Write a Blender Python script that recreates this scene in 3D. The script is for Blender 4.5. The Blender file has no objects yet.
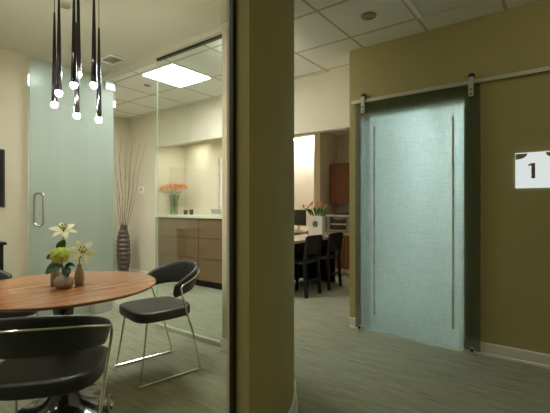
import bpy, bmesh, math, random
from mathutils import Vector, Matrix
PI = math.pi
C = bpy.context.scene.collection
R = random.Random(7)
V = Vector

# ------------------------------------------------------------------ materials
def nt(name):
    m = bpy.data.materials.new(name); m.use_nodes = True
    t = m.node_tree; t.nodes.clear()
    out = t.nodes.new('ShaderNodeOutputMaterial')
    return m, t, out

def lnk(t, a, b): t.links.new(a, b)

def coords(t, scale=(1, 1, 1), rot=(0, 0, 0), kind='Object'):
    tc = t.nodes.new('ShaderNodeTexCoord'); mp = t.nodes.new('ShaderNodeMapping')
    mp.inputs['Scale'].default_value = scale; mp.inputs['Rotation'].default_value = rot
    lnk(t, tc.outputs[kind], mp.inputs['Vector'])
    return mp.outputs['Vector']

def noise(t, vec, scale=5, detail=3, rough=.5):
    n = t.nodes.new('ShaderNodeTexNoise')
    n.inputs['Scale'].default_value = scale; n.inputs['Detail'].default_value = detail
    n.inputs['Roughness'].default_value = rough
    lnk(t, vec, n.inputs['Vector'])
    return n.outputs['Fac']

def ramp(t, fac, stops):
    r = t.nodes.new('ShaderNodeValToRGB')
    e = r.color_ramp.elements
    while len(e) < len(stops): e.new(.5)
    for k, (p, c) in enumerate(stops):
        e[k].position = p; e[k].color = (*c, 1)
    lnk(t, fac, r.inputs['Fac'])
    return r.outputs['Color']

def sc3(c, k): return tuple(min(1, v * k) for v in c)

def mat(name, col, rough=.5, metal=0, var=.06, nscale=20, stretch=(1, 1, 1), bump=0, bscale=None, spec=.5, coat=0):
    m, t, out = nt(name)
    b = t.nodes.new('ShaderNodeBsdfPrincipled')
    b.inputs['Roughness'].default_value = rough; b.inputs['Metallic'].default_value = metal
    b.inputs['Specular IOR Level'].default_value = spec
    b.inputs['Coat Weight'].default_value = coat
    vec = coords(t, stretch)
    n = noise(t, vec, nscale)
    c = ramp(t, n, [(.3, sc3(col, 1 - var)), (.7, sc3(col, 1 + var))])
    lnk(t, c, b.inputs['Base Color'])
    if bump:
        n2 = noise(t, vec, bscale or nscale * 4, 2)
        bp = t.nodes.new('ShaderNodeBump'); bp.inputs['Strength'].default_value = bump
        bp.inputs['Distance'].default_value = .004
        lnk(t, n2, bp.inputs['Height']); lnk(t, bp.outputs['Normal'], b.inputs['Normal'])
    lnk(t, b.outputs['BSDF'], out.inputs['Surface'])
    return m

def petal_mat(name, col, w=.4):
    m, t, out = nt(name)
    c = ramp(t, noise(t, coords(t), 30), [(.3, sc3(col, .92)), (.7, sc3(col, 1.06))])
    d = t.nodes.new('ShaderNodeBsdfDiffuse'); tr = t.nodes.new('ShaderNodeBsdfTranslucent')
    mx = t.nodes.new('ShaderNodeMixShader'); mx.inputs['Fac'].default_value = w
    lnk(t, c, d.inputs['Color']); lnk(t, c, tr.inputs['Color'])
    lnk(t, d.outputs[0], mx.inputs[1]); lnk(t, tr.outputs[0], mx.inputs[2]); lnk(t, mx.outputs[0], out.inputs['Surface'])
    return m

def emit(name, col, s):
    m, t, out = nt(name)
    e = t.nodes.new('ShaderNodeEmission')
    e.inputs['Color'].default_value = (*col, 1); e.inputs['Strength'].default_value = s
    lnk(t, e.outputs['Emission'], out.inputs['Surface'])
    return m

def clear_glass(name, tint, refl=1.0):
    m, t, out = nt(name)
    tr = t.nodes.new('ShaderNodeBsdfTransparent'); tr.inputs['Color'].default_value = (*tint, 1)
    gl = t.nodes.new('ShaderNodeBsdfGlossy'); gl.inputs['Roughness'].default_value = .0
    gl.inputs['Color'].default_value = (.9, 1, .95, 1)
    fr = t.nodes.new('ShaderNodeFresnel'); fr.inputs['IOR'].default_value = 1.3
    mu = t.nodes.new('ShaderNodeMath'); mu.operation = 'MULTIPLY'; mu.inputs[1].default_value = refl
    mx = t.nodes.new('ShaderNodeMixShader')
    lnk(t, fr.outputs['Fac'], mu.inputs[0]); lnk(t, mu.outputs[0], mx.inputs['Fac'])
    lnk(t, tr.outputs['BSDF'], mx.inputs[1]); lnk(t, gl.outputs['BSDF'], mx.inputs[2])
    lnk(t, mx.outputs['Shader'], out.inputs['Surface'])
    return m

def frosted(name, tint, trans_w, refr_rough, diff=(.5, .5, .5), diff_w=.1, weave=True, clear_w=0.0):
    m, t, out = nt(name)
    vec = coords(t, (1, 1, 1))
    col_n = None
    if weave:
        v1 = coords(t, (1, 8, 210)); v2 = coords(t, (1, 210, 8))
        a = noise(t, v1, 1.6, 2); b = noise(t, v2, 1.6, 2)
        ad = t.nodes.new('ShaderNodeMath'); ad.operation = 'ADD'
        lnk(t, a, ad.inputs[0]); lnk(t, b, ad.inputs[1])
        ha = t.nodes.new('ShaderNodeMath'); ha.operation = 'MULTIPLY'; ha.inputs[1].default_value = .5
        lnk(t, ad.outputs[0], ha.inputs[0])
        col_n = ramp(t, ha.outputs[0], [(.32, sc3(tint, .70)), (.68, sc3(tint, 1.15))])
    else:
        n = noise(t, coords(t, (6, 6, .2)), 1.5, 2)
        col_n = ramp(t, n, [(.3, sc3(tint, .95)), (.7, sc3(tint, 1.03))])
    rf = t.nodes.new('ShaderNodeBsdfRefraction'); rf.inputs['Roughness'].default_value = refr_rough; rf.inputs['IOR'].default_value = 1.35
    tl = t.nodes.new('ShaderNodeBsdfTranslucent'); df = t.nodes.new('ShaderNodeBsdfDiffuse')
    df.inputs['Color'].default_value = (*diff, 1)
    lnk(t, col_n, rf.inputs['Color']); lnk(t, col_n, tl.inputs['Color'])
    m1 = t.nodes.new('ShaderNodeMixShader'); m1.inputs['Fac'].default_value = trans_w
    lnk(t, rf.outputs['BSDF'], m1.inputs[1]); lnk(t, tl.outputs['BSDF'], m1.inputs[2])
    m2 = t.nodes.new('ShaderNodeMixShader'); m2.inputs['Fac'].default_value = diff_w
    lnk(t, m1.outputs[0], m2.inputs[1]); lnk(t, df.outputs['BSDF'], m2.inputs[2])
    gl = t.nodes.new('ShaderNodeBsdfGlossy'); gl.inputs['Roughness'].default_value = .3
    fr = t.nodes.new('ShaderNodeFresnel'); fr.inputs['IOR'].default_value = 1.25
    m3 = t.nodes.new('ShaderNodeMixShader'); lnk(t, fr.outputs['Fac'], m3.inputs['Fac'])
    lnk(t, m2.outputs[0], m3.inputs[1]); lnk(t, gl.outputs['BSDF'], m3.inputs[2])
    last = m3
    if clear_w:
        tr = t.nodes.new('ShaderNodeBsdfTransparent'); tr.inputs['Color'].default_value = (*tint, 1)
        m4 = t.nodes.new('ShaderNodeMixShader'); m4.inputs['Fac'].default_value = clear_w
        lnk(t, m3.outputs[0], m4.inputs[1]); lnk(t, tr.outputs['BSDF'], m4.inputs[2]); last = m4
    lnk(t, last.outputs[0], out.inputs['Surface'])
    return m

def wood(name, dark, light, rough=.3, axis=0, freq=26, coat=.2):
    m, t, out = nt(name)
    st = [22, 22, 22]; st[axis] = 1.1
    vec = coords(t, st)
    n1 = noise(t, vec, 1.0, 5, .6)
    st2 = [90, 90, 90]; st2[axis] = 3
    n2 = noise(t, coords(t, st2), 1.0, 2)
    ad = t.nodes.new('ShaderNodeMath'); ad.operation = 'MULTIPLY_ADD'; ad.inputs[1].default_value = .3
    lnk(t, n2, ad.inputs[0]); lnk(t, n1, ad.inputs[2])
    c = ramp(t, ad.outputs[0], [(.4, dark), (.62, tuple((a + b) / 2 for a, b in zip(dark, light))), (.85, light)])
    b = t.nodes.new('ShaderNodeBsdfPrincipled'); b.inputs['Roughness'].default_value = rough
    b.inputs['Coat Weight'].default_value = coat; b.inputs['Coat Roughness'].default_value = .15
    lnk(t, c, b.inputs['Base Color']); lnk(t, b.outputs['BSDF'], out.inputs['Surface'])
    return m

def tile_ceiling():
    m, t, out = nt('ceiling_tile')
    tc = t.nodes.new('ShaderNodeTexCoord'); sp = t.nodes.new('ShaderNodeSeparateXYZ')
    lnk(t, tc.outputs['Object'], sp.inputs[0])
    facs = []
    for ax, off in (('X', 2.63), ('Y', .969)):
        a = t.nodes.new('ShaderNodeMath'); a.operation = 'SUBTRACT'; a.inputs[1].default_value = off - 60 * .598 - .299
        lnk(t, sp.outputs[ax], a.inputs[0])
        b = t.nodes.new('ShaderNodeMath'); b.operation = 'DIVIDE'; b.inputs[1].default_value = .598; lnk(t, a.outputs[0], b.inputs[0])
        c = t.nodes.new('ShaderNodeMath'); c.operation = 'FRACT'; lnk(t, b.outputs[0], c.inputs[0])
        d = t.nodes.new('ShaderNodeMath'); d.operation = 'SUBTRACT'; d.inputs[1].default_value = .5; lnk(t, c.outputs[0], d.inputs[0])
        e = t.nodes.new('ShaderNodeMath'); e.operation = 'ABSOLUTE'; lnk(t, d.outputs[0], e.inputs[0])
        g = t.nodes.new('ShaderNodeMath'); g.operation = 'LESS_THAN'; g.inputs[1].default_value = .021; lnk(t, e.outputs[0], g.inputs[0])
        facs.append(g.outputs[0])
    mx = t.nodes.new('ShaderNodeMath'); mx.operation = 'MAXIMUM'
    lnk(t, facs[0], mx.inputs[0]); lnk(t, facs[1], mx.inputs[1])
    n = noise(t, coords(t), 60, 3)
    base = ramp(t, n, [(.3, (.81, .80, .74)), (.7, (.86, .85, .79))])
    mc = t.nodes.new('ShaderNodeMix'); mc.data_type = 'RGBA'
    lnk(t, mx.outputs[0], mc.inputs[0]); lnk(t, base, mc.inputs[6]); mc.inputs[7].default_value = (.52, .48, .36, 1)
    b = t.nodes.new('ShaderNodeBsdfPrincipled'); b.inputs['Roughness'].default_value = .9
    b.inputs['Specular IOR Level'].default_value = .1
    lnk(t, mc.outputs[2], b.inputs['Base Color']); lnk(t, b.outputs['BSDF'], out.inputs['Surface'])
    return m

def carpet():
    m, t, out = nt('carpet')
    n1 = noise(t, coords(t, (95, 5, 1)), 1, 3, .6)
    n2 = noise(t, coords(t, (30, 2.2, 1)), 1, 2)
    n3 = noise(t, coords(t), 260, 2)
    a = t.nodes.new('ShaderNodeMath'); a.operation = 'MULTIPLY_ADD'; a.inputs[1].default_value = .5; lnk(t, n2, a.inputs[0]); lnk(t, n1, a.inputs[2])
    a2 = t.nodes.new('ShaderNodeMath'); a2.operation = 'MULTIPLY_ADD'; a2.inputs[1].default_value = .35; lnk(t, n3, a2.inputs[0]); lnk(t, a.outputs[0], a2.inputs[2])
    c = ramp(t, a2.outputs[0], [(.55, (.165, .172, .108)), (.95, (.315, .322, .218)), (1.0, (.34, .345, .25))])
    b = t.nodes.new('ShaderNodeBsdfPrincipled'); b.inputs['Roughness'].default_value = .95; b.inputs['Specular IOR Level'].default_value = .1
    bp = t.nodes.new('ShaderNodeBump'); bp.inputs['Strength'].default_value = .35; bp.inputs['Distance'].default_value = .004
    lnk(t, a2.outputs[0], bp.inputs['Height']); lnk(t, bp.outputs['Normal'], b.inputs['Normal'])
    lnk(t, c, b.inputs['Base Color']); lnk(t, b.outputs['BSDF'], out.inputs['Surface'])
    return m

M = dict(
    wall=mat('beige_paint', (.66, .60, .45), .8, var=.02, nscale=3, bump=.05, bscale=200, spec=.2),
    olive=mat('khaki_paint', (.47, .41, .19), .75, var=.025, nscale=3, bump=.05, bscale=200, spec=.2),
    white=mat('white_paint', (.80, .78, .70), .5, var=.02, nscale=5, spec=.3),
    drywall=mat('drywall_paint', (.66, .63, .51), .9, var=.02, nscale=3, spec=.1),
    tile=tile_ceiling(), carpet=carpet(),
    leather=mat('black_leather', (.018, .019, .019), .36, var=.25, nscale=60, bump=.12, bscale=300),
    chrome=mat('brushed_chrome', (.72, .68, .60), .22, 1, var=.05, nscale=40),
    steel=mat('satin_steel', (.62, .60, .50), .45, .35, var=.05, nscale=40),
    blackgloss=mat('black_gloss_lacquer', (.012, .011, .010), .16, var=.2, nscale=30, spec=.6, coat=.5),
    blackchrome=mat('black_nickel', (.05, .045, .05), .12, .8, var=.1, nscale=30),
    walnut=wood('walnut_veneer', (.19, .062, .022), (.48, .21, .08), .25, 0),
    oak=wood('light_brown_veneer', (.135, .078, .034), (.205, .125, .06), .45, 1, coat=.05),
    cherry=wood('cherry_veneer', (.13, .04, .014), (.24, .085, .03), .4, 2, coat=.1),
    blackwood=mat('black_stained_wood', (.010, .009, .008), .55, var=.25, nscale=40, stretch=(1, 1, .2), spec=.25),
    stone=mat('cream_laminate', (.72, .68, .52), .35, var=.05, nscale=90),
    palewood=mat('pale_laminate', (.62, .53, .38), .3, var=.05, nscale=40, stretch=(.2, 1, 1)),
    ceramic=mat('taupe_ceramic', (.37, .29, .215), .6, var=.15, nscale=35, stretch=(1, 1, .3), bump=.2, bscale=120),
    darkvase=mat('dark_carved_wood', (.085, .058, .042), .38, var=.3, nscale=30, stretch=(1, 1, .2)),
    twig=mat('red_brown_bark', (.16, .072, .035), .7, var=.3, nscale=60),
    leaf=mat('deep_green_leaf', (.02, .085, .022), .35, var=.3, nscale=40),
    tulipleaf=mat('bright_green_leaf', (.09, .24, .05), .45, var=.3, nscale=40),
    stem=mat('green_stem', (.12, .22, .06), .5, var=.2, nscale=40),
    petal=petal_mat('cream_petal', (.96, .93, .60), .45),
    lilytip=petal_mat('white_petal', (.97, .96, .78), .45),
    anther=mat('rust_anther', (.16, .04, .01), .7, var=.2),
    hyd=petal_mat('lime_floret', (.72, .80, .24), .3),
    orange=mat('orange_petal', (.90, .34, .13), .5, var=.2, nscale=60),
    greymetal=mat('pale_grey_metal', (.55, .55, .48), .4, .3, var=.05),
    darkgrey=mat('dark_grey_plastic', (.03, .03, .03), .4, var=.1),
    midgrey=mat('warm_grey_plastic', (.34, .32, .28), .5, var=.05),
    plaster=mat('white_plastic', (.80, .79, .74), .4, var=.02),
    screen=mat('dark_screen', (.006, .006, .008), .08, var=.1),
    bronze=mat('dark_bronze_channel', (.035, .025, .015), .4, .3, var=.1),
    taupe=mat('taupe_panel', (.42, .37, .27), .6, var=.04, nscale=6),
    bead=mat('pearly_bead', (.75, .62, .5), .25, var=.35, nscale=45),
    paper=mat('paper', (.75, .73, .68), .8, var=.03),
    glass_near=clear_glass('clear_glass', (.97, .985, .965), .25),
    glass_inner=clear_glass('greenish_glass', (.975, .992, .985), .22),
    glass_vase=clear_glass('vase_glass', (.93, .96, .94), 1.3),
    frost_back=frosted('pale_green_frosted_glass', (.74, .80, .735), .55, .45, (.60, .68, .58), .27, weave=False),
    frost_door=frosted('aqua_woven_glass', (.86, .995, .975), .33, .27, (.35, .42, .38), .02, weave=True),
    edge=mat('pale_green_edge', (.72, .85, .76), .2, var=.03),
    strip=petal_mat('dull_beige_strip', (.84, .84, .72), .4),
    lamp_room=emit('warm_bulb', (1, .97, .87), 360),
    lamp_spot=emit('warm_downlight', (1, .97, .88), 345),
    lamp_tro=emit('cool_white_diffuser', (.98, 1, 1.05), 42),
    fill_hall=emit('added_hall_glow', (1, .95, .72), 4.3),  # glow of the added hall drum
    fill_entry=emit('added_entry_glow', (1, .95, .72), 400),  # glow of the added downlight behind the viewpoint
    fill_pass=emit('added_passage_glow', (1, .97, .84), 15),  # glow of the added passage drum
    lamp_work=emit('warm_white_strip', (1, .90, .77), 66),
    lamp_cool=emit('cool_strip', (.77, .97, 1.07), 36),
    lamp_sign=emit('backlit_white', (.93, 1, .97), .74),
    numeral=mat('brown_numeral', (.30, .16, .10), .7, var=.05),
)

# ------------------------------------------------------------------ mesh builder
class MB:
    def __init__(s): s.v = []; s.f = []
    def add(s, vs, fs, mtx=None):
        b = len(s.v)
        s.v += [tuple(mtx @ V(p)) if mtx else tuple(p) for p in vs]
        s.f += [tuple(b + i for i in q) for q in fs]
        return s
    def box(s, x0, x1, y0, y1, z0, z1, mtx=None):
        vs = [(x, y, z) for x in (x0, x1) for y in (y0, y1) for z in (z0, z1)]
        return s.add(vs, [(0, 1, 3, 2), (4, 6, 7, 5), (0, 4, 5, 1), (2, 3, 7, 6), (0, 2, 6, 4), (1, 5, 7, 3)], mtx)
    def loft(s, rings, cap=True, closed=False, mtx=None):
        n = len(rings[0]); vs = [p for r in rings for p in r]; fs = []
        m = len(rings)
        for i in range(m if closed else m - 1):
            for j in range(n):
                k = (j + 1) % n; i2 = (i + 1) % m
                fs.append((i * n + j, i * n + k, i2 * n + k, i2 * n + j))
        if cap and not closed:
            fs.append(tuple(range(n - 1, -1, -1))); fs.append(tuple((m - 1) * n + j for j in range(n)))
        return s.add(vs, fs, mtx)
    def lathe(s, prof, n=32, c=(0, 0, 0), cap=True, mtx=None):
        rings = [[(c[0] + r * math.cos(2 * PI * j / n), c[1] + r * math.sin(2 * PI * j / n), c[2] + z) for j in range(n)] for r, z in prof]
        return s.loft(rings, cap, mtx=mtx)
    def prism(s, poly, z0, z1, mtx=None):
        return s.loft([[(x, y, z0) for x, y in poly], [(x, y, z1) for x, y in poly]], mtx=mtx)
    def tube(s, pts, r, n=10, cap=True, closed=False, mtx=None):
        pts = [V(p) for p in pts]; m = len(pts)
        rr = r if isinstance(r, (list, tuple)) else [r] * m
        tan = []
        for i in range(m):
            a = pts[(i - 1) % m] if (i or closed) else pts[0]
            b = pts[(i + 1) % m] if (i < m - 1 or closed) else pts[-1]
            tan.append((b - a).normalized())
        up = V((0, 0, 1)) if abs(tan[0].z) < .9 else V((1, 0, 0))
        nrm = tan[0].cross(up).normalized(); rings = []
        for i in range(m):
            nrm = (nrm - tan[i] * nrm.dot(tan[i])).normalized(); bi = tan[i].cross(nrm)
            rings.append([tuple(pts[i] + (nrm * math.cos(2 * PI * j / n) + bi * math.sin(2 * PI * j / n)) * rr[i]) for j in range(n)])
        return s.loft(rings, cap, closed, mtx)
    def ball(s, c, r, n=10, m=7, sq=(1, 1, 1), mtx=None):
        rings = []
        for i in range(m + 1):
            a = PI * (i + .02) / (m + .04) - PI / 2
            rings.append([(c[0] + r * sq[0] * math.cos(a) * math.cos(2 * PI * j / n), c[1] + r * sq[1] * math.cos(a) * math.sin(2 * PI * j / n), c[2] + r * sq[2] * math.sin(a)) for j in range(n)])
        return s.loft(rings, True, mtx=mtx)
    def strip(s, rows, mtx=None):
        n = len(rows[0]); vs = [p for r in rows for p in r]
        fs = [(i * n + j, i * n + j + 1, (i + 1) * n + j + 1, (i + 1) * n + j) for i in range(len(rows) - 1) for j in range(n - 1)]
        return s.add(vs, fs, mtx)
    def build(s, name, m, parent=None, bevel=0, smooth=True, solid=0, seg=2, sub=0, ang=40):
        me = bpy.data.meshes.new(name)
        bm = bmesh.new()
        vv = [bm.verts.new(p) for p in s.v]
        for q in s.f:
            try: bm.faces.new([vv[i] for i in q])
            except ValueError: pass
        bmesh.ops.recalc_face_normals(bm, faces=bm.faces)
        bm.to_mesh(me); bm.free()
        if smooth:
            me.shade_smooth(); me.set_sharp_from_angle(angle=math.radians(ang))
        me.materials.append(m)
        o = bpy.data.objects.new(name, me); C.objects.link(o)
        if parent: o.parent = parent
        if sub:
            md = o.modifiers.new('sub', 'SUBSURF'); md.levels = md.render_levels = sub
        if solid:
            md = o.modifiers.new('solid', 'SOLIDIFY'); md.thickness = solid; md.offset = 0
        if bevel:
            md = o.modifiers.new('bevel', 'BEVEL'); md.width = bevel; md.segments = seg; md.limit_method = 'ANGLE'
        return o

def tag(o, label, cat, group=None):
    o['label'] = label; o['category'] = cat
    if group: o['group'] = group
    return o
def thing(name, label, cat, loc=(0, 0, 0), rz=0, group=None):
    o = bpy.data.objects.new(name, None); C.objects.link(o); o.empty_display_size = .1
    o.location = loc; o.rotation_euler = (0, 0, rz)
    return tag(o, label, cat, group)
def struct(name, mb, m, parent=None, **k):
    o = mb.build(name, m, parent, **k)
    if not parent: o['kind'] = 'structure'
    return o
def dup(root, loc, rz, label, group=None):
    r = root.copy(); C.objects.link(r); r.location = loc; r.rotation_euler = (0, 0, rz); r['label'] = label
    if group: r['group'] = group
    for ch in list(root.children):
        c = ch.copy(); C.objects.link(c); c.parent = r
        for g in list(ch.children):
            d = g.copy(); C.objects.link(d); d.parent = c
    return r
def box(*a): return MB().box(*a)

CH = 2.745      # ceiling height
# ------------------------------------------------------------------ shell
struct('floor', box(-2.4, 7.2, -3.2, 6.5, -.06, 0), M['carpet'], smooth=False)
struct('ceiling', MB().box(-2.4, 3.57, -3.2, 6.5, CH, CH + .08).box(3.57, 4.02, 1.60, 6.5, CH, CH + .08), M['tile'], smooth=False)
struct('ceiling_workroom', box(4.02, 7.2, 1.60, 6.5, 2.6, CH + .08), M['tile'], smooth=False)
struct('ceiling_suite', box(3.57, 7.2, -3.2, 1.60, CH, CH + .08), M['drywall'], smooth=False)
struct('wall_behind', box(-2.4, -2.3, -3.2, 6.5, 0, CH), M['wall'], smooth=False)
struct('wall_end', box(-2.3, 7.2, -3.2, -3.1, 0, CH), M['olive'], smooth=False)
# right wall with the door opening
struct('wall_right', MB().box(3.51, 3.63, 1.58, 1.715, 0, CH).box(3.51, 3.63, -3.1, .672, 0, CH).box(3.51, 3.63, .672, 1.58, 2.09, CH), M['olive'], smooth=False)
struct('wall_suite_side', box(3.63, 7.1, 1.55, 1.715, 0, CH), M['white'], smooth=False)
struct('wall_suite_end', box(5.9, 6.0, -3.1, 1.55, 0, CH), M['white'], smooth=False)
struct('wall_far_east', box(6.85, 6.95, 1.715, 3.62, 0, 2.6), M['wall'], smooth=False)
struct('wall_workroom', box(6.62, 6.72, 3.75, 5.5, 0, 2.6), M['white'], smooth=False)
struct('wall_pillar', box(6.19, 6.95, 3.62, 3.75, 0, 2.6), M['wall'], smooth=False)
struct('wall_north', box(-2.3, 7.2, 6.17, 6.27, 0, CH), M['wall'], smooth=False)
# far wall at X=3.9: solid part, soffit over the reception niche, pier, soffit over the workroom opening
struct('wall_far', MB().box(3.9, 4.02, 5.414, 6.17, 0, CH).box(3.9, 4.02, 3.4, 3.6, 0, CH).box(3.9, 4.02, 3.6, 5.414, 2.18, CH).box(3.9, 4.02, 1.715, 3.4, 2.08, CH), M['wall'], smooth=False)
struct('wall_niche_side', MB().box(4.02, 4.6, 5.414, 5.5, 0, 2.4).box(4.02, 4.6, 3.5, 3.6, 0, 2.6).box(4.6, 6.72, 5.414, 5.5, 0, 2.6), M['wall'], smooth=False)
struct('wall_niche_back', MB().box(4.5, 4.6, 4.50, 5.414, 0, 2.4).box(4.5, 4.6, 3.6, 4.50, 1.98, 2.4).box(4.5, 4.6, 3.6, 4.5, 0, .9), M['wall'], smooth=False)
struct('ceiling_niche', box(4.02, 4.6, 3.6, 5.414, 2.3, 2.4), M['drywall'], smooth=False)
# panelled recess at the niche's back
d2 = struct('door_2', MB().box(4.56, 4.6, 3.6, 4.5, .9, 1.98), M['taupe'], smooth=False)
for k, y in enumerate((4.14, 3.92)):
    MB().box(4.553, 4.562, y - .008, y + .008, .9, 1.98).build('seam_strip', M['olive'], d2)
struct('trim_1', box(4.47, 4.55, 4.42, 4.48, 1.066, 1.98), M['white'], bevel=.004)
tb = MB()
for k in range(34):
    for j in range(2):
        tb.ball((4.482, 4.515 + j * .026, 1.085 + k * .027), .0135, 8, 5)
bead_o = struct('trim_2', tb, M['bead'])
# back wall of the meeting room (left of the frosted door)
struct('wall_back', box(-2.3, 1.62, 4.36, 4.46, 0, CH), M['wall'], smooth=False)
# header over the inner glass
struct('trim_3', box(2.32, 2.42, 2.29, 4.36, 2.675, CH), M['drywall'], smooth=False)
struct('trim_4', box(1.62, 2.42, 4.36, 4.46, 2.70, CH), M['drywall'], smooth=False)
# curved corner wall
cx, cy, Ro, Ri = 1.285, 2.26, 1.15, 1.02
N = 40
outer = [(cx + Ro * math.cos(a), cy + Ro * math.sin(a)) for a in [-PI / 2 + PI / 2 * k / N for k in range(N + 1)]]
inner = [(cx + Ri * math.cos(a), cy + Ri * math.sin(a)) for a in [-PI / 2 * k / N for k in range(N + 1)]]
mid = [(cx + 1.062 * math.cos(a), cy + 1.062 * math.sin(a)) for a in [-PI / 2 * k / N for k in range(N + 1)]]
struct('wall_column', MB().prism(outer + [(2.435, 2.29), (2.347, 2.29)] + mid, 0, CH), M['olive'], ang=30)
struct('wall_column_inside', MB().prism(list(reversed(mid)) + [(2.347, 2.29), (2.305, 2.29)] + inner, 0, CH), M['wall'], ang=30)
def arc_base(name, Rr, sgn, ang0, ang1, tail):
    prof = [(0, .0), (.020, .0), (.020, .016), (.013, .024), (.013, .094), (.008, .102), (0, .102)]
    rings = []
    for k in range(N + 1):
        a = ang0 + (ang1 - ang0) * k / N
        rings.append([(cx + (Rr + sgn * p) * math.cos(a), cy + (Rr + sgn * p) * math.sin(a), z) for p, z in prof])
    for (fx, y) in tail: rings.append([(fx + sgn * p, y, z) for p, z in prof])
    struct(name, MB().loft(rings), M['white'], ang=30)
arc_base('baseboard_column', Ro + .0005, 1, -PI / 2 + .01, 0, [(2.4355, 2.29)])
arc_base('baseboard_inside', Ri - .0005, -1, -PI / 2 + .01, 0, [(2.3045, 2.295)])
# drywall ceiling of the meeting room
poly = [(-2.3, 1.11), (cx, 1.11)] + outer[1:] + [(2.42, 2.29), (2.42, 4.36), (-2.3, 4.36)]
struct('ceiling_meeting', MB().prism(poly, CH - .012, CH + .002), M['drywall'], smooth=False)

def baseboard(name, x0, y0, x1, y1, nx, ny):
    prof = [(0, .0), (.020, .0), (.020, .016), (.013, .024), (.013, .094), (.008, .102), (0, .102)]
    struct(name, MB().loft([[(x + nx * p, y + ny * p, z) for p, z in prof] for x, y in ((x0, y0), (x1, y1))]), M['white'], ang=30)
baseboard('baseboard_right', 3.509, -3.09, 3.509, .672, -1, 0)
baseboard('baseboard_corner', 3.509, 1.58, 3.509, 1.715, -1, 0)
baseboard('baseboard_suite', 3.64, 1.549, 5.89, 1.549, 0, -1)
baseboard('baseboard_far', 3.899, 5.43, 3.899, 6.16, -1, 0)
baseboard('baseboard_north', 1.0, 6.169, 3.89, 6.169, 0, -1)
baseboard('baseboard_back', -2.2, 4.359, 1.62, 4.359, 0, -1)

# ------------------------------------------------------------------ glass partitions
w = struct('window_1', box(-1.6, 1.284, 1.186, 1.198, .012, CH - .013), M['glass_near'], smooth=False)
MB().box(1.262, 1.284, 1.187, 1.208, .0, CH - .013).build('edge_channel', M['bronze'], w)
MB().box(1.262, 1.284, 1.2085, 1.223, .0, CH - .013).build('jamb_strip', M['drywall'], w)
MB().box(-1.6, 1.262, 1.176, 1.208, .0, .012).build('floor_channel', M['bronze'], w)
w = struct('window_2', box(2.364, 2.376, 2.292, 3.255, .03, 2.664), M['glass_inner'], smooth=False)
MB().box(2.365, 2.375, 3.2552, 3.262, .03, 2.655).build('polished_edge', M['edge'], w)
MB().box(2.355, 2.385, 2.292, 3.255, 2.655, 2.676).build('top_channel', M['bronze'], w)
MB().box(2.352, 2.388, 2.292, 3.255, .0, .032).build('floor_channel', M['greymetal'], w)

# frosted sliding glass door on the back wall
t = thing('sliding_glass_door', 'pale green frosted glass sliding door with steel pull handle behind the round table', 'door', (2.05, 4.33, 0))
def loc(o): o.location = V(o.location) - V(t.location); return o
loc(box(1.615, 2.52, 4.325, 4.335, .012, 2.70).build('glass_panel', M['frost_back'], t))
hp = []
for q in range(32):
    a_ = 2 * PI * q / 32; u = .5 + .5 * math.cos(a_)
    hp.append((1.655 + .062 * u, 4.312 - .055 * u, 1.17 + math.copysign(.135, math.sin(a_)) * (1 if abs(math.sin(a_)) > .02 else 0) + .033 * math.sin(a_)))
h = MB().tube(hp, .0115, 10, closed=True)
loc(h.build('pull_handle', M['chrome'], t))
loc(box(2.41, 2.53, 4.30, 4.322, 2.575, 2.665).build('top_bracket', M['plaster'], t, bevel=.003))
t = tag(box(2.225, 2.43, 4.19, 4.30, .001, .115).build('floor_guide', M['greymetal'], bevel=.004), 'low grey metal floor block at the foot of the frosted glass door', 'door guide')
struct('trim_5', box(2.525, 2.545, 4.32, 4.42, 0, 2.70), M['glass_inner'], smooth=False)

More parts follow.
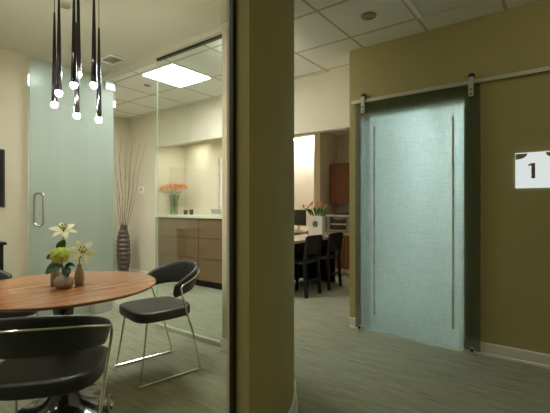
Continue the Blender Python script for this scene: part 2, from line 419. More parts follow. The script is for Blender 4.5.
# ------------------------------------------------------------------ chairs
def make_chair(label, loc_, rz):
    t = thing('dining_chair', label, 'chair', loc_, rz, 'black leather chairs round the meeting table')
    # seat cushion
    def outline(k, z):
        pts = []
        for j in range(48):
            a = 2 * PI * j / 48; c_, s_ = math.cos(a), math.sin(a)
            n = 4.6 if c_ > 0 else 3.0
            x = .018 + .222 * k * math.copysign(abs(c_) ** (2 / n), c_); y = .232 * k * math.copysign(abs(s_) ** (2 / n), s_)
            pts.append((x, y, z))
        return pts
    rings = [outline(k, z) for k, z in ((.5, .412), (.95, .413), (.99, .418), (1, .430), (1, .460), (.988, .471), (.96, .477), (.86, .480), (.5, .476), (.15, .474))]
    MB().loft(rings).build('seat', M['leather'], t, ang=60)
    # wrap-round back band
    P, Q = 36, 1.68
    prof = []
    for k in range(16):
        a = 2 * PI * k / 16; c_, s_ = math.cos(a), math.sin(a)
        prof.append((math.copysign(abs(c_) ** .6, c_), math.copysign(abs(s_) ** .45, s_)))
    def plan(f, off=0): return (-.045 - (.213 + off) * math.cos(f), (.242 + off) * math.sin(f))
    def zmid(f):
        e = max(0, math.cos(f * .93)) ** .8
        return .558 + .042 * e, .658 + .114 * e
    rings = []
    fr = [-Q + 2 * Q * k / P for k in range(P + 1)]
    ext = [(-Q - .09, .45), (-Q - .07, .75), (-Q - .035, .94)] + [(f, 1) for f in fr] + [(Q + .035, .94), (Q + .07, .75), (Q + .09, .45)]
    for f, k in ext:
        ff = max(-Q, min(Q, f)); zb, zt = zmid(ff); zc, hh = (zb + zt) / 2, (zt - zb) / 2
        ring = []
        for a, b in prof:
            tilt = -.018 * b
            x, y = plan(f, .019 * a * k - tilt * .8)
            ring.append((x, y, zc + hh * b * k))
        rings.append(ring)
    MB().loft(rings).build('backrest', M['leather'], t, ang=70)
    # steel rod: rail hugging the band outside
    rail = [(*plan(f, .0265 + .018 * .8 * .55), zmid(f)[0] * .28 + zmid(f)[1] * .72) for f in [-1.45 + 2.9 * k / 40 for k in range(41)]]
    sd = []
    for s in (1, -1):
        zr = rail[-1][2] if s > 0 else rail[0][2]
        x0, y0 = (rail[-1][0], rail[-1][1]) if s > 0 else (rail[0][0], rail[0][1])
        sd.append([(x0 + .022, y0 + s * .001, zr - .006), (x0 + .034, y0 + s * .001, zr - .028), (x0 + .026, y0 - s * .001, zr - .07), (x0 - .005, s * .262, .50), (x0 - .02, s * .258, .45), (-.150, s * .245, .30), (-.222, s * .224, .012)])
    MB().tube(list(reversed(sd[1][:2])) + rail + sd[0][:2], .0055, 8).build('back_rail', M['chrome'], t)
    for s, pts in ((1, sd[0]), (-1, sd[1])):
        MB().tube(pts[1:], .007, 8).build('leg', M['chrome'], t)
        MB().tube([(.165, s * .19, .428), (.185, s * .205, .30), (.226, s * .224, .012)], .007, 8).build('leg', M['chrome'], t)
        MB().tube([(-.232, s * .224, .009), (.236, s * .224, .009)], .008, 8).build('runner', M['chrome'], t)
    MB().tube([(-.115, -.225, .412), (-.115, .225, .412)], .006, 8).build('cross_bar', M['chrome'], t)
    return t
TX, TY = 1.05, 2.33
ch = make_chair('black leather chair with chrome sled legs, facing the table from beside the glass wall', (1.763, 2.412, 0), math.radians(168.3))
dup(ch, (.786, 1.885, 0), math.radians(50), 'nearest black leather chair, its curved back turned to the viewer before the table')
dup(ch, (1.08, 3.345, 0), math.radians(-30), 'black leather chair half hidden behind the left far side of the round table')

# ------------------------------------------------------------------ table
t = thing('round_table', 'round walnut topped pedestal table with glossy black trumpet base', 'table', (TX, TY, 0))
MB().lathe([(.425, .712), (.50, .722), (.512, .730), (.515, .735), (.512, .740), (.504, .741)], 96).build('tabletop', M['walnut'], t, ang=50)
MB().lathe([(.255, .001), (.268, .004), (.270, .010), (.25, .017), (.20, .028), (.15, .045), (.11, .07), (.08, .11), (.06, .17), (.05, .26), (.046, .38), (.047, .50), (.055, .60), (.075, .66), (.11, .695), (.15, .7115)], 64).build('pedestal', M['blackgloss'], t, ang=60)

# vases on the table
TZ = .7415
def hollow(prof, wall=.004):
    inn = [(max(.004, r - wall), z) for r, z in reversed(prof[1:])]
    return prof + [(max(.003, inn[0][0]), prof[-1][1])] + inn[1:-1] + [(.003, prof[1][1] + wall)]
def vase(name, label, loc_, prof, m=None, n=36, part='body', wall=.004):
    o = MB().lathe(hollow(prof, wall), n, cap=True).build(name, m or M['ceramic'], ang=60)
    o.location = loc_
    return tag(o, label, 'vase')
vase('bud_vase', 'tall slim taupe ceramic bud vase behind the squat vase on the round table', (1.024, 2.379, TZ), [(.020, 0), (.024, .004), (.026, .03), (.024, .07), (.018, .115), (.0155, .145)])
vase('bud_vase', 'squat round taupe ceramic vase holding the green flower head', (1.019, 2.255, TZ), [(.028, 0), (.040, .004), (.051, .022), (.053, .038), (.046, .056), (.028, .071), (.018, .079), (.0165, .088)])
vase('bud_vase', 'slender taupe ceramic vase, rightmost of three on the round table', (1.118, 2.285, TZ), [(.018, 0), (.023, .004), (.0285, .03), (.027, .055), (.019, .085), (.0135, .108), (.0145, .118)])

def frame(n, up=V((0, 0, 1))):
    n = V(n).normalized(); x = up.cross(n)
    if x.length < 1e-3: x = V((1, 0, 0))
    x.normalize(); y = n.cross(x)
    return Matrix((x, y, n)).transposed().to_4x4()
def blade(L, W, curl, cup=.15, rows=9, cols=5, tip=1.0):
    """leaf or petal along +Y starting at the origin, lifting along +Z"""
    rs = []
    for i in range(rows):
        u = i / (rows - 1); wd = W * (math.sin(PI * min(1, u * .96 + .04) ** tip)) ** .8
        y = L * (math.sin(curl * u) / curl if abs(curl) > 1e-3 else u); z = L * ((1 - math.cos(curl * u)) / curl if abs(curl) > 1e-3 else 0)
        rs.append([(wd * (j / (cols - 1) - .5), y, z + cup * wd * abs(2 * j / (cols - 1) - 1) ** 2) for j in range(cols)])
    return rs
def leaf_mesh(name, base, direction, normal, L, W, curl, m, parent, cup=.2):
    d = V(direction).normalized(); nrm = V(normal); nrm = (nrm - d * nrm.dot(d)).normalized(); x = d.cross(nrm)
    mt = Matrix((x, d, nrm)).transposed().to_4x4(); mt.translation = V(base)
    return MB().strip(blade(L, W, curl, cup), mt).build(name, m, parent, solid=.0012, ang=80)
CAM = V((-.43, -.9, .05)).normalized()
RT = V((.6018, -.7987, 0)); FW = V((.7987, .6018, 0))
def lily(label, centre, axis, stem_pts, leaves):
    t = thing('lily', label, 'flower', stem_pts[0])
    o0 = V(stem_pts[0])
    c = V(centre) - o0
    mt0 = frame(axis); mt0.translation = c
    for k in range(6):
        ro = Matrix.Rotation(2 * PI * k / 6 + .26, 4, 'Z')
        tiltm = Matrix.Rotation(math.radians(38), 4, 'X')
        L = .082 if k % 2 else .078
        W = .036 if k % 2 else .028
        o = MB().strip(blade(L, W, -.95, .22, 10, 5, 1.25), mt0 @ Matrix.Translation((0, 0, -.02)) @ ro @ Matrix.Translation((0, .004, 0)) @ tiltm).build('petal', M['lilytip'] if k % 2 else M['petal'], t, solid=.0012, ang=80)
    MB().lathe([(.004, -.052), (.009, -.035), (.012, -.018), (.0125, -.014)], 12, mtx=mt0).build('throat', M['petal'], t)
    for k in range(6):
        a = 2 * PI * k / 6
        p0 = mt0 @ V((0, 0, -.012)); p1 = mt0 @ V((.017 * math.cos(a), .017 * math.sin(a), .028))
        st = MB().tube([p0, (p0 + p1) / 2, p1], .0011, 6).build('stamen', M['stem'], t)
        MB().ball(tuple(p1), .0042, 8, 5, (1, 1, 1.5)).build('anther', M['anther'], st)
    MB().tube([mt0 @ V((0, 0, -.015)), mt0 @ V((0, 0, .042))], [.0018, .0028], 6).build('pistil', M['stem'], t)
    pts = [V(p) - o0 for p in stem_pts] + [mt0 @ V((0, 0, -.05))]
    MB().tube(pts, .0030, 8).build('stem', M['stem'], t)
    for b, d, nrm, L, W, cu in leaves:
        leaf_mesh('leaf', V(b) - o0, d, nrm, L, W, cu, M['leaf'], t)
    return t
lily('cream lily with open upturned petals, topmost flower in the table arrangement', (1.055, 2.345, 1.062), (-.28, -.52, .80),
     [(1.024, 2.379, .76), (1.025, 2.378, .885), (1.035, 2.365, .96)],
     [((1.033, 2.370, .94), RT * .55 + V((0, 0, .85)), CAM, .085, .048, .3), ((1.028, 2.374, .91), -RT * .8 + V((0, 0, -.05)), CAM + V((0, 0, .5)), .07, .04, -.4)])
lily('cream lily facing the viewer, in the slender vase on the right', (1.090, 2.196, .944), CAM + V((0, 0, .55)) + RT * .15,
     [(1.118, 2.285, .76), (1.118, 2.284, .862), (1.105, 2.26, .91)],
     [((1.110, 2.272, .90), RT * .8 + V((0, 0, .55)), CAM + V((0, 0, .4)), .075, .034, .2)])
t = thing('hydrangea', 'round lime green hydrangea head above the squat vase', 'flower', (1.019, 2.255, .76))
hb = MB(); hc = V((-.018, .012, .168))
for k in range(110):
    zc = 1 - 2 * (k + .5) / 110; ph = k * 2.39996
    n = V((math.sqrt(1 - zc * zc) * math.cos(ph), math.sqrt(1 - zc * zc) * math.sin(ph), zc * .82))
    mt = frame(n); mt.translation = hc + n * (.042 + R.uniform(-.007, .008))
    rz = R.uniform(0, 1.5)
    for q in range(4):
        hb.strip(blade(.0135, .0120, .8, .25, 4, 3), mt @ Matrix.Rotation(rz + q * PI / 2, 4, 'Z'))
hb.ball(tuple(hc), .036, 16, 10)
hb.build('flower_head', M['hyd'], t)
MB().tube([(0, 0, .0), (0, 0, .07), (-.012, .008, .13)], .0032, 8).build('stem', M['stem'], t)
for b, d, nrm, L, W, cu in (((-.008, .004, .102), -RT * 1.0 + V((0, 0, -.12)) + CAM * .1, CAM + V((0, 0, .7)), .125, .07, -.75),
                            ((.004, -.004, .10), CAM * .55 + RT * .1 + V((0, 0, -.25)), CAM + V((0, 0, .9)), .075, .05, -1.0),
                            ((.004, .0, .105), RT * .9 + V((0, 0, .05)), CAM + V((0, 0, .9)), .058, .040, -.5)):
    leaf_mesh('leaf', b, d, nrm, L, W, cu, M['leaf'], t)

# ------------------------------------------------------------------ pendant cluster
px_, py_ = 1.297, 2.683
t = thing('pendant_cluster', 'cluster of seven slim black tapered pendant lamps above the round table', 'pendant lamp', (px_, py_, CH - .012))
FW = V((.7987, .6018, 0))
MB().lathe([(.005, -.045), (.17, -.045), (.18, -.040), (.18, -.001), (.005, -.001)], 48).build('canopy', M['steel'], t)
for px, y, dd in ((54.5, 104, .03), (59, 92.5, -.08), (74, 84.5, -.15), (78.5, 74, .12), (77, 115, .0), (94, 84.5, -.10), (99, 119, .05)):
    d = 2.65 + dd; l = (px - 275) / 385 * d
    p = V((px_, py_, 0)); w0 = RT * l + FW * d
    z = 1.2 + (206.5 - y) * d / 385 - (CH - .012)
    q = V((w0.x - px_, w0.y - py_, 0))
    o = MB().lathe([(.004, z + .64), (.0065, z + .63), (.0185, z + .025), (.0185, z + .008), (.015, z + .008)], 20, c=(q.x, q.y, 0)).build('pendant_shade', M['blackchrome'], t)
    MB().tube([(q.x, q.y, z + .63), (q.x, q.y, -.046)], .0022, 6).build('cable', M['darkgrey'], o)
    MB().ball((q.x, q.y, z - .004), .0215, 12, 8).build('bulb', M['lamp_room'], o)

# ceiling fittings
def disc_fit(name, label, cat, x, y, z, r, m, m2, depth=.012):
    t = thing(name, label, cat, (x, y, z))
    MB().lathe([(r * .74, -depth), (r * .97, -depth * .8), (r, -.0005), (r * .74, -.0005)], 32, cap=False).build('trim_ring', m, t)
    MB().lathe([(.002, -depth * .5), (r * .75, -depth * .5), (r * .75, -.0006), (.002, -.0006)], 32).build('lens', m2, t)
    return t
disc_fit('recessed_spotlight', 'round grey unlit fitting in the plain ceiling over the table', 'ceiling fitting', 1.375, 3.032, CH - .0125, .055, M['steel'], M['midgrey'])
disc_fit('sprinkler_cover', 'small round grey cap in the tile ceiling beside the bright light panel', 'ceiling fitting', 2.93, 4.24, CH, .045, M['midgrey'], M['midgrey'])
disc_fit('recessed_spotlight', 'round dark unlit fitting in the tile ceiling above the aqua glass door', 'ceiling fitting', 2.943, 1.27, CH, .062, M['midgrey'], M['taupe'])
# unseen lit downlights, added to brighten the meeting room and the hall
k = 0
for x, y in ((-.9, 2.0), (.1, 1.9), (-.9, 3.6), (.2, 3.55)):
    disc_fit('downlight', ['added round downlight over the far left chair', 'added round downlight above the nearest black chair', 'added round downlight in the corner beside the wall screen', 'added round downlight in front of the wall screen'][k], 'downlight', x, y, CH - .0125, .06, M['white'], M['lamp_spot']); k += 1
for x, y, m_, lab in ((2.7, .0, 'fill_hall', 'added opal drum lamp lighting the hall in front of the number sign'), (2.85, 2.42, 'fill_pass', 'added opal drum lamp lighting the passage behind the curved wall')):  # out-of-view drums, added to lift walls, soffit and tile ceiling
    t = thing('added_drum_lamp', lab, 'ceiling light', (x, y, CH))
    MB().lathe([(.005, -.02), (.13, -.02), (.13, -.0005), (.005, -.0005)], 40).build('base', M['white'], t)
    MB().lathe([(.005, -.15), (.10, -.15), (.118, -.14), (.12, -.0205), (.005, -.0205)], 24).build('diffuser', M[m_], t)
disc_fit('downlight', 'added round downlight at the near end of the hall', 'downlight', .5, -1.2, CH, .06, M['white'], M['fill_entry'])  # unseen lamp behind the viewpoint, added to brighten the curved wall
# air vent
t = thing('air_vent', 'small white louvred air vent in the plain ceiling near the glass wall', 'vent', (2.18, 3.78, CH - .0125))
fr = MB(); a, b = .085, .12
for q in ((-a, a, -b, -b + .02), (-a, a, b - .02, b), (-a, -a + .02, -b + .02, b - .02), (a - .02, a, -b + .02, b - .02)): fr.box(q[0], q[1], q[2], q[3], -.010, -.0005)
fr.build('frame', M['plaster'], t)
MB().box(-a + .02, a - .02, -b + .02, b - .02, -.002, -.0006).build('backing', M['stone'], t)
for k in range(5):
    MB().box(-a + .021, a - .021, -.012, .012, -.0008, .0008, Matrix.Translation((0, -.065 + k * .032, -.006)) @ Matrix.Rotation(.5, 4, 'X')).build('slat', M['greymetal'], t)
# troffers
def troffer(label, x0, y0, z, m, w=.598, d=.598):
    t = thing('ceiling_light', label, 'ceiling light', (x0 + w / 2, y0 + d / 2, z))
    f = MB(); e = .022
    for q in ((-w / 2, w / 2, -d / 2, -d / 2 + e), (-w / 2, w / 2, d / 2 - e, d / 2), (-w / 2, -w / 2 + e, -d / 2 + e, d / 2 - e), (w / 2 - e, w / 2, -d / 2 + e, d / 2 - e)): f.box(*q, -.012, -.0005)
    f.build('frame', M['white'], t)
    MB().box(-w / 2 + .03, w / 2 - .03, -d / 2 + .03, d / 2 - .03, -.020, -.001).build('diffuser', m, t)
    return t
troffer('bright square light panel in the tile ceiling beyond the glass wall', 2.632, 3.358, CH, M['lamp_tro'])
troffer('added square light panel in the passage ceiling behind the frosted door', 1.436, 4.952, CH, M['lamp_tro'])  # unseen panel, added to light the frosted door from behind
troffer('cool square light panel in the room behind the aqua glass door', 4.85, .25, CH, M['lamp_cool'], .8, .7)
# ceiling air diffuser
t = thing('ceiling_diffuser', 'square white air diffuser set in the tile ceiling above the right wall', 'vent', (2.929, .67, CH))
def sq(r, z): return [(-r, -r, z), (r, -r, z), (r, r, z), (-r, r, z)]
MB().loft([sq(.297, -.001), sq(.297, -.006), sq(.285, -.006), sq(.285, -.001)], False).build('frame', M['white'], t, smooth=False)
MB().loft([sq(.284, -.003), sq(.232, -.038)], False).build('vane', M['plaster'], t, smooth=False, solid=.002)
MB().loft([sq(.226, -.032), sq(.226, -.037)]).build('face_plate', M['white'], t, smooth=False)

# ------------------------------------------------------------------ corridor vase, branches, thermostat
prof = []
for k in range(121):
    u = k / 120
    r = .072 + .040 * math.sin(PI * min(1, u * 1.05) ** 1.15) - .020 * max(0, (u - .8) / .2)
    if .02 < u < .94: r += .012 * abs(math.sin(PI * 12 * u)) - .008
    prof.append((r, .001 + u * .885))
o = MB().lathe(hollow(prof, .012), 40).build('floor_vase', M['darkvase'], ang=35)
VX, VY = 3.62, 5.90
o.location = (VX, VY, 0); tag(o, 'tall dark carved vase with horizontal ribs on the floor in the corner', 'vase')
for k, (l, H) in enumerate(((-.21, 2.05), (-.17, 1.92), (-.12, 2.20), (-.07, 2.10), (-.02, 2.36), (.03, 2.00), (.08, 2.28), (.13, 2.10), (.18, 2.34), (.23, 2.02), (.29, 2.25), (.35, 2.30))):
    f0 = (k - 5.5) / 5.5; q0 = .018 * (1 if k % 2 else -1)
    b = RT * (.036 * f0) + FW * q0; e = RT * l + FW * (q0 * 2.2)
    pts = []
    for i in range(14):
        u = i / 13; z = .45 + (H - .45) * u
        bend = max(0, (z - .80) / 1.4)
        p = b * (.8 + .2 * min(1, z / .88)) + (e - b) * bend ** .9 + RT * (.025 * math.sin(bend * 6) * bend)
        w_ = .009 * min(1, bend * 2)
        pts.append((p.x + R.uniform(-w_, w_), p.y + R.uniform(-w_, w_), z))
    t = thing('bare_branch', 'thin bare red brown branch standing in the tall dark floor vase', 'branch', (VX, VY, 0), 0, 'bare branches in the floor vase')
    MB().tube(pts, [.0042 - .0029 * i / 13 for i in range(14)], 6).build('stem', M['twig'], t)
t = thing('thermostat', 'small white thermostat on the wall right of the bare branches', 'thermostat', (3.899, 5.792, 1.483))
MB().box(-.022, -.004, -.055, .055, -.055, .055).build('body', M['plaster'], t, bevel=.006)
MB().box(-.0038, -.0004, -.06, .06, -.06, .06).build('wall_mount', M['stone'], t)
MB().box(-.024, -.0222, -.03, .02, -.02, .032).build('display', M['midgrey'], t)

# ------------------------------------------------------------------ reception niche
t = thing('reception_cabinet', 'brown veneer reception cabinet with flat drawer fronts beyond the glass wall', 'cabinet', (4.2, 4.5, 0))
def tl(o): o.location = V(o.location) - V(t.location); return o
tl(box(3.935, 4.49, 3.61, 5.405, .1, 1.021).build('body', M['blackwood'], t, smooth=False))
tl(box(3.97, 4.49, 3.61, 5.405, 0.001, .1).build('toe_kick', M['blackwood'], t, smooth=False))
for y0, y1 in ((4.880, 5.405), (4.383, 4.872), (3.878, 4.375), (3.61, 3.870)):
    for z0, z1 in ((.102, .418), (.426, .725), (.733, 1.019)):
        tl(box(3.912, 3.934, y0, y1, z0, z1).build('drawer', M['oak'], t, smooth=False, bevel=.002))
tag(box(3.885, 4.495, 3.605, 5.41, 1.024, 1.064).build('countertop', M['stone'], bevel=.004), 'cream countertop slab lying on the brown reception cabinet', 'countertop')
CZ = 1.065
FX, FY = 4.15, 5.25
vase('flower_vase', 'clear glass vase of orange flowers on the cream counter', (FX, FY, CZ), [(.045, 0), (.055, .006), (.06, .03), (.055, .12), (.056, .22), (.076, .30), (.088, .325)], M['glass_vase'], 28)
heads = [(-.20, .43, -.05), (-.16, .47, .05), (-.12, .44, -.05), (-.08, .485, .05), (-.04, .45, -.05), (.0, .49, .05), (.04, .44, -.05), (.08, .48, .05), (.12, .45, -.05), (.16, .485, .05), (.20, .455, -.05)]
for k, (l, z, dd) in enumerate(heads):
    t = thing('orange_flower', 'orange bloom with green stem in the clear glass vase on the counter', 'flower', (FX, FY, CZ), 0, 'orange flowers in the glass vase')
    p = RT * l + FW * dd
    hb = MB()
    for q in range(22):
        zc = 1 - 1.3 * (q + .5) / 22; ph = q * 2.4
        n = V((math.sqrt(max(0, 1 - zc * zc)) * math.cos(ph), math.sqrt(max(0, 1 - zc * zc)) * math.sin(ph), zc))
        mt = frame(n); mt.translation = V((p.x, p.y, z)) + n * .008
        hb.strip(blade(.034, .030, .6, .2, 4, 3), mt @ Matrix.Rotation(R.uniform(0, 6), 4, 'Z') @ Matrix.Rotation(.9, 4, 'X'))
    hb.ball((p.x, p.y, z), .020, 8, 6)
    hb.build('flower_head', M['orange'], t)
    f0 = (k - 5) / 5
    b0 = RT * (.028 * f0) + FW * (.016 if dd > 0 else -.016); m_ = RT * (.036 * f0) + FW * (.02 if dd > 0 else -.02)
    MB().tube([(b0.x, b0.y, .04), (m_.x, m_.y, .335), (p.x * .75 + m_.x * .25, p.y * .75 + m_.y * .25, z - .06), (p.x, p.y, z - .018)], .0032, 6).build('stem', M['stem'], t)
    u = m_ * .45 + V((p.x, p.y, 0)) * .55 + V((0, 0, .37))
    leaf_mesh('leaf', u, FW * (1 if dd > 0 else -1) + RT * f0 * .4 + V((0, 0, .3)), V((0, 0, 1)), .06, .026, -.6, M['tulipleaf'], t)
for px, h_, lab in ((185.6, .075, 'dark square holder on the counter, nearer the orange flowers'), (191.4, .085, 'dark square holder on the counter, next to the silver screen')):
    tt = (px - 275) / 385; r_ = (.6018 * tt + .7987, -.7987 * tt + .6018); d = 4.22 / r_[0]; y = r_[1] * d
    o = MB().loft([[(x * s, yy * s, z) for x, yy in ((-1, -1), (1, -1), (1, 1), (-1, 1))] for s, z in ((.020, 0), (.024, h_), (.020, h_), (.017, .006))]).build('card_holder', M['darkgrey'], smooth=False)
    o.location = (4.22, y, CZ); tag(o, lab, 'holder')
t = thing('desk_screen', 'small silver screen leaning on the reception counter', 'screen', (4.27, 4.36, CZ), math.radians(8))
tm = Matrix.Rotation(math.radians(-12), 4, 'Y')
MB().box(-.006, .006, -.10, .10, .012, .105, tm).build('panel', M['greymetal'], t, bevel=.002)
MB().box(-.0075, -.0062, -.085, .09, .024, .095, tm).build('display', M['midgrey'], t)
MB().box(-.04, .05, -.05, .05, .0005, .008).build('base', M['steel'], t, bevel=.002)
for z, hh, lab in ((1.405, .03, 'upper of two small pale switch plates in the panelled recess'), (1.29, .032, 'lower of two small pale switch plates in the panelled recess')):
    t = thing('switch_plate', lab, 'switch', (4.559, 4.36, z))
    MB().box(-.008, -.0005, -.04, .04, -hh, hh).build('plate', M['plaster'], t, bevel=.002)
    MB().box(-.012, -.0082, -.012, .012, -hh * .5, hh * .5).build('rocker', M['stone'], t)
tag(box(4.545, 4.5585, 3.80, 3.90, 1.17, 1.25).build('wall_notice', M['plaster'], bevel=.002), 'small white blank plate in the panelled recess beside the wall edge', 'plate')
disc_fit('downlight', 'added small downlight over the orange flowers in the reception niche', 'downlight', 4.22, 4.95, 2.299, .05, M['white'], M['lamp_spot'])  # extra lamp, added because the niche needed more light
disc_fit('downlight', 'small lit downlight in the reception niche above the silver screen', 'downlight', 3.96 + .12, 4.10, 2.299, .05, M['white'], M['lamp_spot'])
o = bpy.data.objects

# ------------------------------------------------------------------ workroom
t = thing('work_table', 'black framed work table with pale top beyond the wide opening', 'table', (4.75, 3.2, 0))
tl(box(4.05, 5.45, 2.87, 3.48, .70, .74).build('tabletop', M['palewood'], t, bevel=.004))
tl(box(4.086, 5.414, 2.92, 2.95, .60, .699).build('apron', M['blackwood'], t))
tl(box(4.086, 5.414, 3.41, 3.43, .04, .699).build('back_panel', M['blackwood'], t))
for x in (4.06, 5.415):
    tl(box(x, x + .025, 2.90, 3.44, .001, .699).build('leg', M['blackwood'], t))
def wchair(label, x, y):
    t = thing('side_chair', label, 'chair', (x, y, 0), 0, 'black chairs at the work table')
    w_ = .175
    for s in (-1, 1):
        MB().loft([[(s * w_ + a, b + dy, z) for a, b in ((-.018, -.018), (.018, -.018), (.018, .018), (-.018, .018))] for z, dy in ((.001, .0), (.44, .03), (.80, -.02))]).build('leg', M['blackwood'], t, smooth=False)
        MB().box(s * w_ - .017, s * w_ + .017, .36, .395, .001, .43).build('leg', M['blackwood'], t)
    MB().box(-w_ - .02, w_ + .02, .05, .42, .431, .465).build('seat', M['leather'], t, bevel=.012)
    MB().loft([[(-w_, y_ - .011, z), (w_, y_ - .011, z), (w_, y_ + .011, z), (-w_, y_ + .011, z)] for z, y_ in ((.55, .017), (.68, .0), (.815, -.022))]).build('backrest', M['blackwood'], t, bevel=.006)
    MB().box(-w_, w_, .005, .025, .20, .225).build('stretcher', M['blackwood'], t)
    return t
c1 = wchair('black wooden chair at the work table, nearer the wide opening', 4.44, 2.70)
dup(c1, (5.05, 2.70, 0), 0, 'black wooden chair at the work table, farther from the opening')
# planter with tulips
PX, PY = 5.20, 3.10
t = thing('planter', 'tall white box planter with a round hole, on the work table', 'planter', (PX, PY, .7415))
w_, d_, H_ = .125, .05, .31
pl = MB()
pl.box(-d_, d_, -w_, -w_ + .012, 0, H_).box(-d_, d_, w_ - .012, w_, 0, H_).box(d_ - .012, d_, -w_ + .012, w_ - .012, 0, H_).box(-d_ + .012, d_ - .012, -w_ + .012, w_ - .012, 0, .012)
# front with a round hole
ring = []; n = 32; hz = .185; hr = .052
outp = []
for j in range(n):
    a = 2 * PI * j / n; c_, s_ = math.cos(a), math.sin(a)
    k = min((w_ - .012) / abs(c_) if abs(c_) > 1e-6 else 9, ((H_ - hz) if s_ > 0 else hz) / abs(s_) if abs(s_) > 1e-6 else 9)
    outp.append((k * c_, hz + k * s_))
hole = [(hr * math.cos(2 * PI * j / n), hz + hr * math.sin(2 * PI * j / n)) for j in range(n)]
x0, x1 = -d_, -d_ + .012
rings = [[(x0, *p) for p in outp], [(x0, *p) for p in hole], [(x1, *p) for p in hole], [(x1, *p) for p in outp]]
pl.loft(rings, False, True)
pl.build('box', M['plaster'], t, smooth=False)
MB().lathe([(.004, -.008), (.046, -.006), (.05, .0), (.046, .006), (.004, .008)], 24, mtx=Matrix.Translation((-d_ + .022, 0, hz)) @ Matrix.Rotation(PI / 2, 4, 'Y')).build('moss_disc', M['tulipleaf'], t)
tul = [(-.21, .44, -.03), (-.13, .425, .03), (-.10, .46, -.03), (-.07, .49, .03), (-.02, .45, -.03), (.015, .485, .03), (.05, .44, -.03), (.085, .475, .03), (.12, .40, -.03), (.15, .45, .03)]
for k, (l, z, dd) in enumerate(tul):
    t = thing('tulip', 'orange tulip with long green leaves in the white box planter', 'flower', (PX, PY, .7415), 0, 'orange tulips in the white planter')
    p = RT * l + FW * dd
    b = V((.020 if dd > 0 else .0, .10 - .20 * k / 9, 0))
    mt = Matrix.Translation((p.x, p.y, z)); hb = MB()
    for q in range(6):
        hb.strip(blade(.052, .032, .55, .25, 6, 3, .8), mt @ Matrix.Rotation(q * PI / 3, 4, 'Z') @ Matrix.Translation((0, .005, 0)) @ Matrix.Rotation(math.radians(66), 4, 'X'))
    hb.ball((p.x, p.y, z + .012), .013, 8, 6)
    hb.build('petals', M['orange'], t, solid=.001)
    MB().tube([(b.x, b.y, .03), (b.x, b.y, .30), ((b.x + p.x) / 2, (b.y + p.y) / 2, (.31 + z) / 2 + .02), (p.x, p.y, z)], .0038, 6).build('stem', M['tulipleaf'], t)
    leaf_mesh('leaf', (b.x + (.006 if dd > 0 else -.006), b.y, .316), RT * l * .5 + FW * (dd * 2.2) + V((0, 0, .2 - .05 * (k % 3))), CAM + V((0, 0, .4)), .15, .042, -.45, M['tulipleaf'], t)
# counter under the bright wall, monitor
t = thing('wall_counter', 'pale counter with wooden front below the brightly lit wall', 'counter', (6.28, 4.5, 0))
tl(box(5.95, 6.61, 3.78, 5.38, .70, .74).build('worktop', M['palewood'], t, bevel=.004))
tl(box(6.0, 6.60, 3.80, 5.38, .001, .699).build('front_panel', M['cherry'], t))
t = thing('monitor', 'black flat monitor on the pale counter before the bright wall', 'monitor', (6.15, 4.10, .7405), math.radians(-20))
MB().box(-.02, .02, -.26, .26, .10, .40).build('bezel', M['darkgrey'], t, bevel=.006)
MB().box(-.0225, -.0202, -.245, .245, .118, .385).build('screen', M['screen'], t)
MB().box(.021, .045, -.03, .03, .02, .25).build('stand', M['greymetal'], t, bevel=.004)
MB().box(-.08, .10, -.11, .11, .0005, .018).build('base', M['greymetal'], t, bevel=.005)
o = box(-.13, .13, -.05, .05, 0, .022).build('telephone', M['plaster'], bevel=.006); o.location = (6.12, 3.87, .7415); o.rotation_euler = (0, 0, .3)
tag(o, 'small white desk set lying on the pale counter right of the monitor', 'desk set')
# cabinets
t = thing('base_cabinet', 'low reddish brown cabinet under the printer in the workroom recess', 'cabinet', (6.5, 2.9, 0))
tl(box(6.25, 6.84, 2.0, 3.61, .08, .685).build('body', M['cherry'], t))
tl(box(6.30, 6.84, 2.0, 3.61, .001, .079).build('toe_kick', M['plaster'], t))
tl(box(6.215, 6.845, 2.0, 3.612, .686, .72).build('worktop', M['palewood'], t, bevel=.003))
for y0 in (3.215, 2.82, 2.425, 2.03):
    dr = tl(box(6.228, 6.249, y0, y0 + .388, .09, .68).build('door', M['cherry'], t, bevel=.002))
    MB().ball((6.214, y0 + (.05 if y0 in (3.215, 2.425) else .34), .60), .013, 10, 6).build('knob', M['chrome'], dr)
t = thing('wall_cabinet', 'reddish brown wall cabinet hanging above the printer', 'cabinet', (6.7, 2.9, 1.23))
tl(box(6.52, 6.845, 2.0, 3.60, 1.23, 2.01).build('body', M['cherry'], t))
for y0 in (3.205, 2.81, 2.415, 2.02):
    dr = tl(box(6.498, 6.519, y0, y0 + .388, 1.24, 2.0).build('door', M['cherry'], t, bevel=.002))
    MB().ball((6.487, y0 + (.05 if y0 in (3.205, 2.415) else .34), 1.29), .012, 10, 6).build('knob', M['chrome'], dr)
# printer
t = thing('printer', 'grey office printer with dark paper slots on the low cabinet', 'printer', (6.52, 3.33, .7205))
MB().box(-.2, .25, -.24, .24, 0.001, .055).build('base', M['midgrey'], t, bevel=.01)
MB().box(-.14, .24, -.235, .235, .056, .14).build('lower_body', M['darkgrey'], t, bevel=.006)
MB().box(-.19, .25, -.24, -.17, .056, .29).build('side_panel', M['midgrey'], t, bevel=.01)
MB().box(-.19, .25, .17, .24, .056, .29).build('side_panel', M['midgrey'], t, bevel=.01)
MB().box(-.15, .24, -.168, .168, .141, .165).build('paper_tray', M['plaster'], t, bevel=.003)
MB().box(-.12, .24, -.168, .168, .166, .24).build('paper_slot', M['darkgrey'], t)
MB().box(-.21, .25, -.25, .25, .291, .33).build('scanner_lid', M['plaster'], t, bevel=.01)
MB().box(-.17, -.168 + .01, -.1, .1, .241, .285).build('control_strip', M['midgrey'], t)
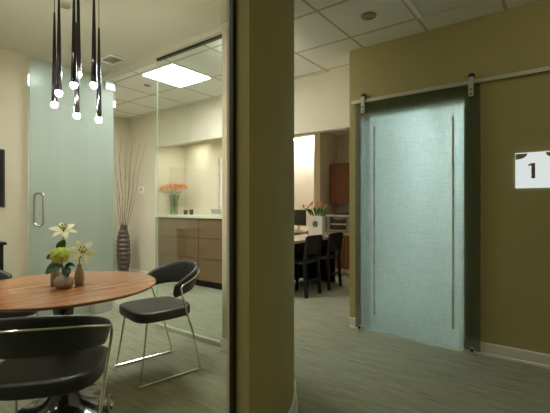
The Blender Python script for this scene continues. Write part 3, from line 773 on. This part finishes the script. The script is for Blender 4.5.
o = box(-.12, .12, -.16, .16, 0, .03).build('document_folder', M['darkgrey'], bevel=.004); o.location = (6.5, 3.30, 1.0515); o.rotation_euler = (0, 0, .15)
tag(o, 'dark folder lying on top of the grey printer', 'folder')
# light of the workroom
def lightbar(name, label, x0, x1, y0, y1, z, m):
    t = thing(name, label, 'ceiling light', ((x0 + x1) / 2, (y0 + y1) / 2, z))
    a, b = (x1 - x0) / 2, (y1 - y0) / 2
    MB().box(-a, a, -b, b, -.03, -.0005).build('housing', M['white'], t)
    MB().box(-a + .01, a - .01, -b + .01, b - .01, -.036, -.0305).build('diffuser', m, t)
lightbar('strip_light', 'long warm strip light washing the bright workroom wall', 6.42, 6.58, 3.80, 5.3, 2.6, M['lamp_work'])

# ------------------------------------------------------------------ sliding door on the right wall
t = thing('sliding_glass_door', 'aqua woven glass sliding door hanging on the right wall', 'door', (3.45, 1.08, 0))
tl(box(3.486, 3.498, .546, 1.64, .022, 2.20).build('glass_panel', M['frost_door'], t, smooth=False))
for y in (1.446, .75):
    tl(box(3.473, 3.485, y - .009, y + .009, .175, 1.955).build('pull_bar', M['strip'], t, bevel=.002))
for y in (1.555, .612):
    hg = tl(MB().box(3.463, 3.479, y - .018, y + .018, 2.10, 2.258).build('hanger', M['steel'], t, bevel=.003))
    for z in (2.12, 2.155):
        hg2 = MB().lathe([(.002, -.004), (.007, -.004), (.007, .0), (.002, .0)], 12, mtx=Matrix.Translation((3.4625, y, z)) @ Matrix.Rotation(PI / 2, 4, 'Y')).build('bolt', M['darkgrey'], hg)
    MB().lathe([(.004, -.007), (.026, -.007), (.028, .0), (.026, .007), (.004, .007)], 20, mtx=Matrix.Translation((3.488, y, 2.2655)) @ Matrix.Rotation(PI / 2, 4, 'Y')).build('wheel', M['darkgrey'], hg)
t = thing('door_rail', 'long satin steel rail above the aqua sliding door', 'rail', (3.45, .5, 2.22))
tl(box(3.480, 3.492, -1.2, 1.68, 2.204, 2.236).build('bar', M['steel'], t, bevel=.002))
for y in (1.25, .35, -.55):
    tl(MB().tube([(3.4925, y, 2.22), (3.5095, y, 2.22)], .010, 12).build('spacer', M['steel'], t))
k = 0
for y in (1.575, .60):
    t = thing('floor_guide', ['small steel floor guide at the left foot of the aqua door', 'small steel floor guide at the right foot of the aqua door'][k], 'door guide', (3.475, y, 0)); k += 1
    MB().box(-.04, .03, -.018, .018, .0005, .012).build('base', M['steel'], t, bevel=.002)
    MB().box(-.035, -.022, -.014, .014, .012, .06).build('bracket', M['steel'], t, bevel=.004)
    MB().lathe([(.003, -.006), (.013, -.006), (.013, .0), (.003, .0)], 14, mtx=Matrix.Translation((-.0355, 0, .04)) @ Matrix.Rotation(PI / 2, 4, 'Y')).build('roller', M['darkgrey'], t)

# ------------------------------------------------------------------ number sign
t = thing('number_sign', 'backlit white square sign with a brown number 1 on the right wall', 'sign', (3.509, .171, 1.475))
MB().box(-.014, -.0005, -.160, .160, -.160, .160).build('back_plate', M['glass_inner'], t, smooth=False)
MB().box(-.022, -.0142, -.135, .135, -.135, .135).build('panel', M['lamp_sign'], t, smooth=False)
MB().box(-.0245, -.0222, .008, .032, -.062, .052).build('numeral', M['numeral'], t, smooth=False)
o = t.children[-1]
MB().prism([(.032, .052), (.032, .036), (.052, .032), (.052, .042)], -.0245, -.0222, Matrix(((0, 0, 1, 0), (1, 0, 0, 0), (0, 1, 0, 0), (0, 0, 0, 1)))).build('flag', M['numeral'], o, smooth=False)
for s in (1, -1):
    pts = [(s * .133, .128), (s * .133, .085)] + [(s * (.133 - .075 * math.sin(a)), .085 + .036 * (1 - math.cos(a)) * 1.1) for a in [PI / 2 * k / 10 for k in range(1, 11)]] + [(s * .058, .128)]
    MB().prism(pts, -.0235, -.0221, Matrix(((0, 0, 1, 0), (1, 0, 0, 0), (0, 1, 0, 0), (0, 0, 0, 1)))).build('corner_piece', M['midgrey'], t, smooth=False)

# ------------------------------------------------------------------ television and console at the frame's left edge
t = thing('television', 'black flat television on the beige wall at the left edge', 'television', (.9, 4.359, 1.47))
MB().box(-.5, .5, -.05, -.012, -.28, .28).build('bezel', M['darkgrey'], t, bevel=.006)
MB().box(-.485, .485, -.0525, -.0502, -.265, .265).build('screen', M['screen'], t)
MB().box(-.15, .15, -.012, -.0005, -.1, .1).build('wall_mount', M['darkgrey'], t)
t = thing('console_cabinet', 'dark console cabinet below the television at the left edge', 'cabinet', (.3, 4.12, 0))
MB().box(-.75, .97, -.17, .2, .06, .86).build('body', M['blackwood'], t)
MB().box(-.77, .99, -.19, .21, .861, .885).build('top', M['blackwood'], t, bevel=.003)
for x in (-.74, -.17, .40):
    MB().box(x, x + .56, -.188, -.171, .07, .85).build('door', M['blackwood'], t, bevel=.003)
MB().box(-.7, .92, -.13, .17, .001, .059).build('plinth', M['darkgrey'], t)

# ------------------------------------------------------------------ world, camera, view
w = bpy.data.worlds.new('World'); bpy.context.scene.world = w; w.use_nodes = True
w.node_tree.nodes['Background'].inputs['Color'].default_value = (.5, .6, .7, 1)
w.node_tree.nodes['Background'].inputs['Strength'].default_value = .1
cam = bpy.data.cameras.new('Camera'); co = bpy.data.objects.new('Camera', cam); C.objects.link(co)
cam.sensor_width = 36; cam.lens = 36 * 385 / 550; cam.clip_start = .02; cam.clip_end = 60
co.location = (0, 0, 1.2); co.rotation_euler = (PI / 2, 0, math.radians(36.989 - 90))
sc = bpy.context.scene
sc.camera = co
sc.view_settings.view_transform = 'Standard'; sc.view_settings.look = 'None'
sc.view_settings.exposure = 0; sc.view_settings.gamma = 1
sc.view_settings.use_curve_mapping = False
sc.cycles.max_bounces = 14; sc.cycles.diffuse_bounces = 6; sc.cycles.glossy_bounces = 5
sc.cycles.transmission_bounces = 10; sc.cycles.transparent_max_bounces = 32
sc.cycles.use_denoising = True
sc.cycles.caustics_reflective = False
sc.cycles.sample_clamp_indirect = 6
